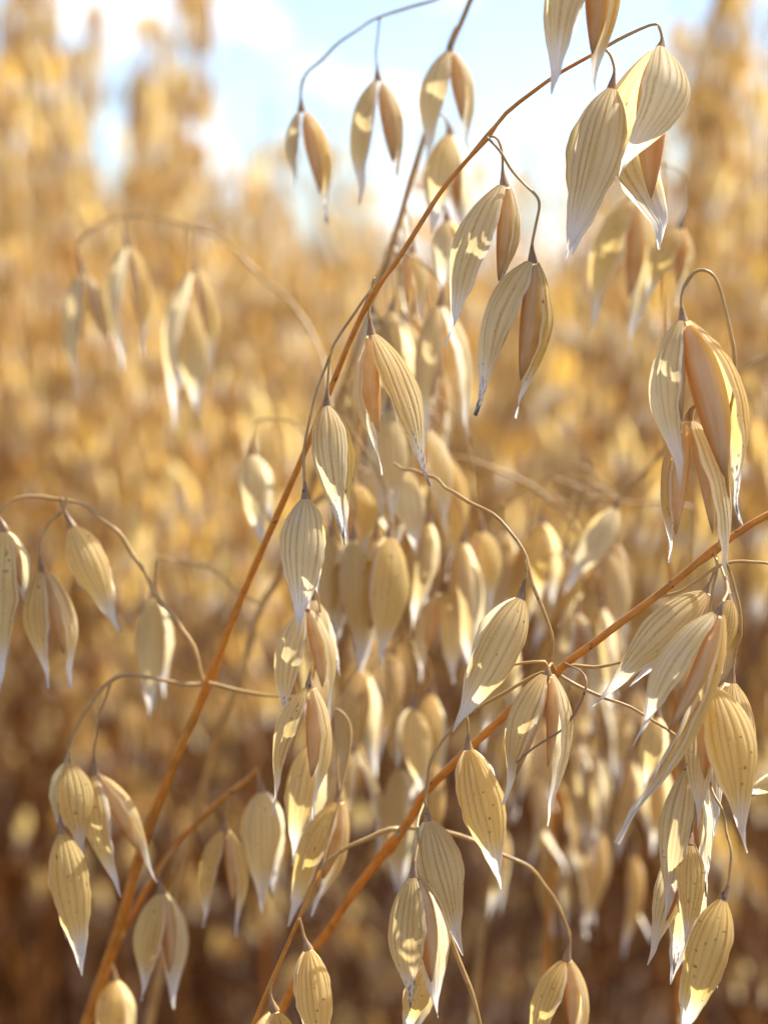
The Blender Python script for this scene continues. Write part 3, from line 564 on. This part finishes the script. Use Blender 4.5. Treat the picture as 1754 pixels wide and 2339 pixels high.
# ------------------------------------------------------------------ the field behind
def rand_plant(H, seed, lod, zone=.20, spread=.62, more=0):
    """returns stem, branches, leaves, spikelet buffers of an upright oat plant standing at the origin"""
    q = random.Random(seed)
    nod = q.uniform(.02, .06); az = q.uniform(0, 6.28)
    dx, dy = math.cos(az), math.sin(az)
    def ax(z): k = max(0, (z / H - .6) / .4) ** 2; return np.array([dx * nod * k, dy * nod * k, z])
    stem = Buf(); zs = np.linspace(0, H, {2: 12, 1: 9, 0: 5}[lod])
    stem.add(*tube(np.array([ax(z) for z in zs]), np.interp(zs, [0, H * .75, H], [.0021, .0014, .0004]) * (1 if lod else 1.2), {2: 6, 1: 5, 0: 3}[lod]), q.random())
    br = Buf(); spk = []
    nodes = [H - zone * k for k in ([1, .83, .65, .46, .27, .08] if not more else [1 - k / 17 + q.uniform(-.03, .03) for k in range(17)])]
    for i, z in enumerate(nodes):
        nb = 3 if more else [5, 4, 4, 3, 2, 2][i] if lod else [3, 2, 2, 2, 1, 1][i]
        a0 = q.uniform(0, 6.28)
        for k in range(nb):
            a = a0 + k * 6.28 / nb + q.uniform(-.5, .5); ln = spread * ([.085, .075, .06, .045, .03, .02][i] if not more else .062 - .003 * i) * q.uniform(.6, 1.15)
            o = np.array([math.cos(a), math.sin(a), 0]); s0 = ax(z)
            p1 = s0 + o * ln * .5 + np.array([0, 0, ln * .55]); p2 = s0 + o * ln * .9 + np.array([0, 0, ln * .55]); p3 = s0 + o * ln + np.array([0, 0, ln * .55 - .018])
            pth = catmull([s0, p1, p2, p3], .006 if lod else .05)
            if lod: br.add(*tube(pth, .0003, 4), q.random())
            ends = [p3]
            if (i < 4 or more) and lod:
                m = pth[int(len(pth) * .6)]; e = m + o * .004 + np.array([q.uniform(-.01, .01), q.uniform(-.01, .01), -.022])
                br.add(*tube(np.array([m, (m + e) / 2 + o * .003, e]), .00025, 4), q.random()); ends.append(e)
            for e in ends:
                spk.append((e, q.random(), q.uniform(0, 6.28), q.uniform(.024, .031) * (1 if lod else 1.25), q.choice([.05, .12, .22, .32]), (q.uniform(-.22, .22), q.uniform(-.22, .22))))
    def spikelet(item):
        e, ti, a, Ln, op, tl = item; b = Buf()
        axd = unit([tl[0], tl[1], -1]); n = unit(np.cross(axd, [math.cos(a), math.sin(a), .01]))
        nt_, nu = {2: (12, 7), 1: (7, 4), 0: (5, 3)}[lod]
        for sg in (1, -1):
            T = e + unit(axd + n * sg * op) * Ln * (1 if sg > 0 else .93)
            v, f, uv = glume(e, T, n * sg, .225, .7, .05, nt_, nu, rs=q, rough=.8 if lod else .3); b.add(v, f, uv, ti, 0)
        if lod:
            v, f, uv = grain(e + axd * Ln * .04, e + unit(axd + n * op * .5) * Ln * .66, .13, 8 if lod == 2 else 5, 6 if lod == 2 else 4, n); b.add(v, f, uv, ti, 1)
        return b
    sp = [spikelet(i) for i in spk]
    lf = Buf()
    for k in range(5 if lod else 3):
        z = H * q.uniform(.10, .70); a = q.uniform(0, 6.28); o = np.array([math.cos(a), math.sin(a), 0]); sd_ = np.array([-o[1], o[0], 0])
        ln = q.uniform(.10, .22); nn = 9 if lod else 4; t = np.linspace(0, 1, nn)
        rise = q.uniform(.2, .9); drop = q.uniform(.9, 1.8)
        c = ax(z) + o * (t * ln * .75)[:, None] + np.array([0, 0, 1]) * ((rise * t - drop * t ** 2) * ln)[:, None]
        c[:, 2] = np.maximum(c[:, 2], .01)
        w = .0055 * np.sqrt(np.sin(np.pi * np.clip(t * .92 + .06, 0, 1))) * q.uniform(.6, 1.1)
        tws = q.uniform(-3, 3) * t
        sv = sd_ * np.cos(tws)[:, None] + np.array([0, 0, 1]) * np.sin(tws)[:, None]
        v = np.stack([c - sv * w[:, None], c + sv * w[:, None]], 1).reshape(-1, 3)
        uv = np.stack([np.tile([0, 1.], nn), np.repeat(t, 2)], -1)
        lf.add(v, grid_faces(nn, 2), uv, q.random())
    return stem, br, lf, sp
def place(arr, x, y, rz, tx, ty, sc=1.0):
    v, f, uv, ti, mi = arr
    c, s = math.cos(rz), math.sin(rz)
    X = v[:, 0] * c - v[:, 1] * s; Y = v[:, 0] * s + v[:, 1] * c; Z = v[:, 2]
    return np.stack([X * sc + x + tx * Z, Y * sc + y + ty * Z, Z * sc], -1), f, uv, ti, mi
def merge(bufs, mi=None):
    b = Buf()
    for i, x in enumerate(bufs):
        if x.n == 0: continue
        v, f, uv, ti, m = x.arrays()
        b.v.append(v); b.f.append(f + b.n); b.uv.append(uv); b.ti.append(ti); b.mi.append(m if mi is None else m + mi[i]); b.n += len(v)
    return b.arrays()

def canopy(x, y):
    """height of the crop at a spot: lower straight ahead, taller either side"""
    if y < .3: return .86
    px = x / y * FP * CP + PW / 2
    side = max(0, (520 - px) / 300, (px - 1340) / 300)
    h = .965 + .02 * math.sin(x * 7) * math.sin(y * 5)
    if y < 3.5: h += .07 * min(1, side) * (1 if y > .95 else .25)
    else: h = .915
    return h
spots = []
def scatter(y0, y1, sp, wid, jit=.45, keep=lambda x, y: True):
    y = y0
    while y < y1:
        hw = wid(y); x = -hw
        while x < hw:
            if keep(x, y): spots.append((x + random.uniform(-jit, jit) * sp, y + random.uniform(-jit, jit) * sp))
            x += sp
        y += sp
scatter(-1.0, .98, .085, lambda d: 1.0, .45, lambda x, y: abs(x) > .40 + .12 * max(y, 0) or y < -.45)
low_rows = len(spots)
scatter(-.42, .98, .075, lambda d: .40 + .12 * max(d, 0))  # unseen short plants below the frame, added to darken the foot of the crop
low_rows = set(spots[low_rows:])
scatter(.98, 2.2, .077, lambda d: .34 * d + .45)
late = len(spots)
scatter(.99, 1.7, .16, lambda d: .22 * d + .1)
late = set(spots[late:])                               # later, shorter shoots in the shade of the rest
scatter(2.2, 5.0, .10, lambda d: .30 * d + .4)
scatter(5.0, 14.0, .22, lambda d: .28 * d + .5)
scatter(14.0, 60.0, .75, lambda d: .27 * d + 1)
spots.sort(key=lambda p: p[1])
indiv, mass = [], []
for p in spots:
    if p not in low_rows and len(indiv) < 272 and p[1] > .7 and abs(p[0]) < .205 * p[1] + .06 and p[1] < 2.2: indiv.append(p)
    else: mass.append(p)

GF = 'oat plants of the field behind'
def child(name, me, root): return link(name, me, root)
protos = {}
def proto(kind, k):
    if (kind, k) in protos: return protos[kind, k]
    H = .93
    st, br, lf, sp = rand_plant(H, 100 + k, 1 if kind in ('far', 'tall') else 2, *((.34, .60, 1) if kind == 'tall' else (.10, .6) if kind == 'low' else ()))
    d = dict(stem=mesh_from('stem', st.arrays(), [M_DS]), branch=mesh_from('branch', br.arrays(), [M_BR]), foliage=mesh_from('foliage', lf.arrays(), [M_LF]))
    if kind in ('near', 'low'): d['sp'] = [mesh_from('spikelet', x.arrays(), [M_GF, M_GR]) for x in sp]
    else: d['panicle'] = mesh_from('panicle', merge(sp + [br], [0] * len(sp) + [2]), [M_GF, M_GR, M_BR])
    protos[kind, k] = d; return d
hand = [
        (.098, .64, .925, 'blurred oat plant near right edge behind the hanging pair on a looped pedicel'),
        (-.02, .70, .915, 'blurred oat plant standing behind the arching stem, under the sky gap')]
GC = 'tall blurred oat plants rising against the sky'
def tall(px, top, d, label):
    p = at(px, top, d); hand.append((p[0], p[1], p[2], label, GC))
tall(85, -230, 1.05, 'tall blurred oat plant at left, its column reaching past the top edge')
tall(112, -120, 1.4, 'blurred oat plant making the right flank of the tall column at left edge')
tall(45, -170, 1.2, 'tall blurred oat plant crowding the left side of the column at left edge')
tall(165, 20, 1.3, 'blurred oat plant on the inner side of the tall column at left edge')
tall(440, 40, 1.1, 'blurred oat plant on the blue sky side of the column reaching the top')
tall(350, -120, 1.45, 'tall thin blurred oat plant seen through the column beside the blue sky')
tall(270, 240, 1.4, 'low blurred oat plant in the gap between the two tall columns')
tall(560, 300, 1.2, 'blurred oat plant rising a little above the crop under the blue sky')
tall(1560, 60, 1.1, 'blurred oat plant right behind the folded topmost husk')
tall(1690, -200, 1.2, 'tall blurred oat plant between the right column and the picture edge')
tall(1500, 280, 1.3, 'blurred oat plant low behind the two topmost sharp spikelets')
tall(-30, -60, 1.0, 'tall blurred oat plant half cut by the left edge of the view')
tall(215, 150, 1.15, 'lower blurred oat plant between the two tall columns at left')
tall(385, -190, 1.15, 'tall blurred oat column left of the blue sky, reaching the top edge')
tall(410, -60, 1.35, 'blurred oat plant behind the tall column bordering the blue sky')
tall(300, 300, 1.0, 'short blurred oat plant left of the column bordering the blue sky')
tall(460, 200, 1.3, 'low blurred oat plant at the foot of the column bordering the blue sky')
tall(1620, -260, 1.05, 'tall blurred oat column right of the sharp top spikelets')
tall(1590, -110, 1.25, 'blurred oat plant close behind the topmost sharp spikelet at right')
tall(1660, -60, 1.4, 'tall blurred oat plant farther back near the upper right corner')
tall(1755, -120, .98, 'tall blurred oat plant cut by the right edge of the view')
tall(1425, 110, 1.25, 'small blurred oat top between the two sharp spikelets at upper right')
for i, (x, y) in enumerate([h[:2] for h in hand] + indiv):
    kind = ('tall' if len(hand[i]) > 4 else 'low') if i < len(hand) else 'near' if i < 26 else 'far'
    d = proto(kind, i % (5 if kind in ('near', 'low') else 9))
    root = bpy.data.objects.new('oat_plant', None); COL.objects.link(root)
    root.location = (x, y, 0); root.empty_display_size = .02
    sc = (hand[i][2] if i < len(hand) else canopy(x, y) + random.gauss(0, .04) - min(.16, random.expovariate(1 / .045)) + .06 - (random.uniform(0, .17) if y < 1.3 and random.random() < .5 else 0)) / .93
    if (x, y) in late: sc = random.uniform(.70, .83) / .93
    root.rotation_euler = (random.gauss(0, .05), random.gauss(0.02, .05), random.uniform(0, 6.28)); root.scale = (1, 1, sc)
    tag(root, hand[i][3] if i < len(hand) else 'blurred ripe golden oat plant among many alike in the field behind', 'oat plant', GF)
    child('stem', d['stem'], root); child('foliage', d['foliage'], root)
    if kind in ('near', 'low'):
        child('branch', d['branch'], root)
        for me in d['sp']: child('spikelet', me, root)
    else: child('panicle', d['panicle'], root)
    if i < len(hand) and len(hand[i]) > 4: root['group'] = hand[i][4]; root.scale = (1, 1, hand[i][2] / .93); root.rotation_euler = (0, 0, root.rotation_euler[2])

lo1 = [merge(list(a[3]) + [a[1], a[0], a[2]], [0] * len(a[3]) + [2, 3, 4]) for a in (rand_plant(.93, 300 + k, 1) for k in range(5))]
lo0 = [merge(list(a[3]) + [a[0], a[2]], [0] * len(a[3]) + [3, 4]) for a in (rand_plant(.93, 400 + k, 0) for k in range(7))]
big = Buf()
for i, (x, y) in enumerate(mass):
    short = (x, y) in low_rows
    arr = random.choice(lo1 if .8 < y < 1.4 or short else lo0)
    sc = (canopy(x, y) + random.gauss(0, .05 if .8 < y < 6 else .035) - min(.16, random.expovariate(1 / .04)) + .035) / .93
    if short: sc = min(.66, HC - max(y, 0.1) * .42 - .12) / .93 * random.uniform(.7, 1)
    v, f, uv, ti, mi = place(arr, x, y, random.uniform(0, 6.28), random.gauss(0, .05), random.gauss(0, .05), sc * (1 if y < 14 else 1.06))
    big.v.append(v); big.f.append(f + big.n); big.uv.append(uv); big.ti.append((ti + random.random()) % 1); big.mi.append(mi); big.n += len(v)
for k in range(90):                                   # fallen and leaning straws
    y = random.uniform(.85, 2.4); x = random.uniform(-1, 1) * (.22 * y + .1); a = random.uniform(0, 6.28); l = random.uniform(.25, .6)
    p0 = np.array([x, y, random.uniform(.05, .5)]); p1 = p0 + np.array([math.cos(a) * l * .7, abs(math.sin(a)) * l * .4, random.uniform(.05, .25)])
    if p1[2] > .72: continue
    v, f, uv = tube(catmull([p0, (p0 + p1) / 2 + np.array([0, 0, .02]), p1], .08), .0016, 5)
    big.add(v, f, uv, random.random(), 2)
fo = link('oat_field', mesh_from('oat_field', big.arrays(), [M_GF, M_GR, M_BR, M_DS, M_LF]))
tag(fo, 'ripe oat crop melting into golden blur to the horizon', 'oat crop', kind='stuff')

# ------------------------------------------------------------------ ground
gm, t = newmat('soil')
tco = N(t, 'ShaderNodeTexCoord')
n1 = noise(t, tco.outputs['Object'], 9.0, 6, .65); n2 = noise(t, tco.outputs['Object'], 160.0, 3)
col = mixc(t, n1, (0.05, 0.03, 0.018), (0.12, 0.07, 0.04)); col = mixc(t, smooth(t, n2, .58, .7), col, (0.20, 0.13, 0.07))
p = N(t, 'ShaderNodeBsdfPrincipled'); p.inputs['Roughness'].default_value = .9; t.links.new(col, p.inputs['Base Color'])
bu = N(t, 'ShaderNodeBump'); bu.inputs['Strength'].default_value = .6; bu.inputs['Distance'].default_value = .01; t.links.new(n1, bu.inputs['Height']); t.links.new(bu.outputs['Normal'], p.inputs['Normal'])
o = N(t, 'ShaderNodeOutputMaterial'); t.links.new(p.outputs[0], o.inputs['Surface'])
gme = bpy.data.meshes.new('ground'); gs = 1200
gme.from_pydata([(-gs, -gs, 0), (gs, -gs, 0), (gs, gs, 0), (-gs, gs, 0)], [], [(0, 1, 2, 3)]); gme.materials.append(gm)
tag(link('ground', gme), 'bare brown soil under the standing oats', 'ground', kind='structure')
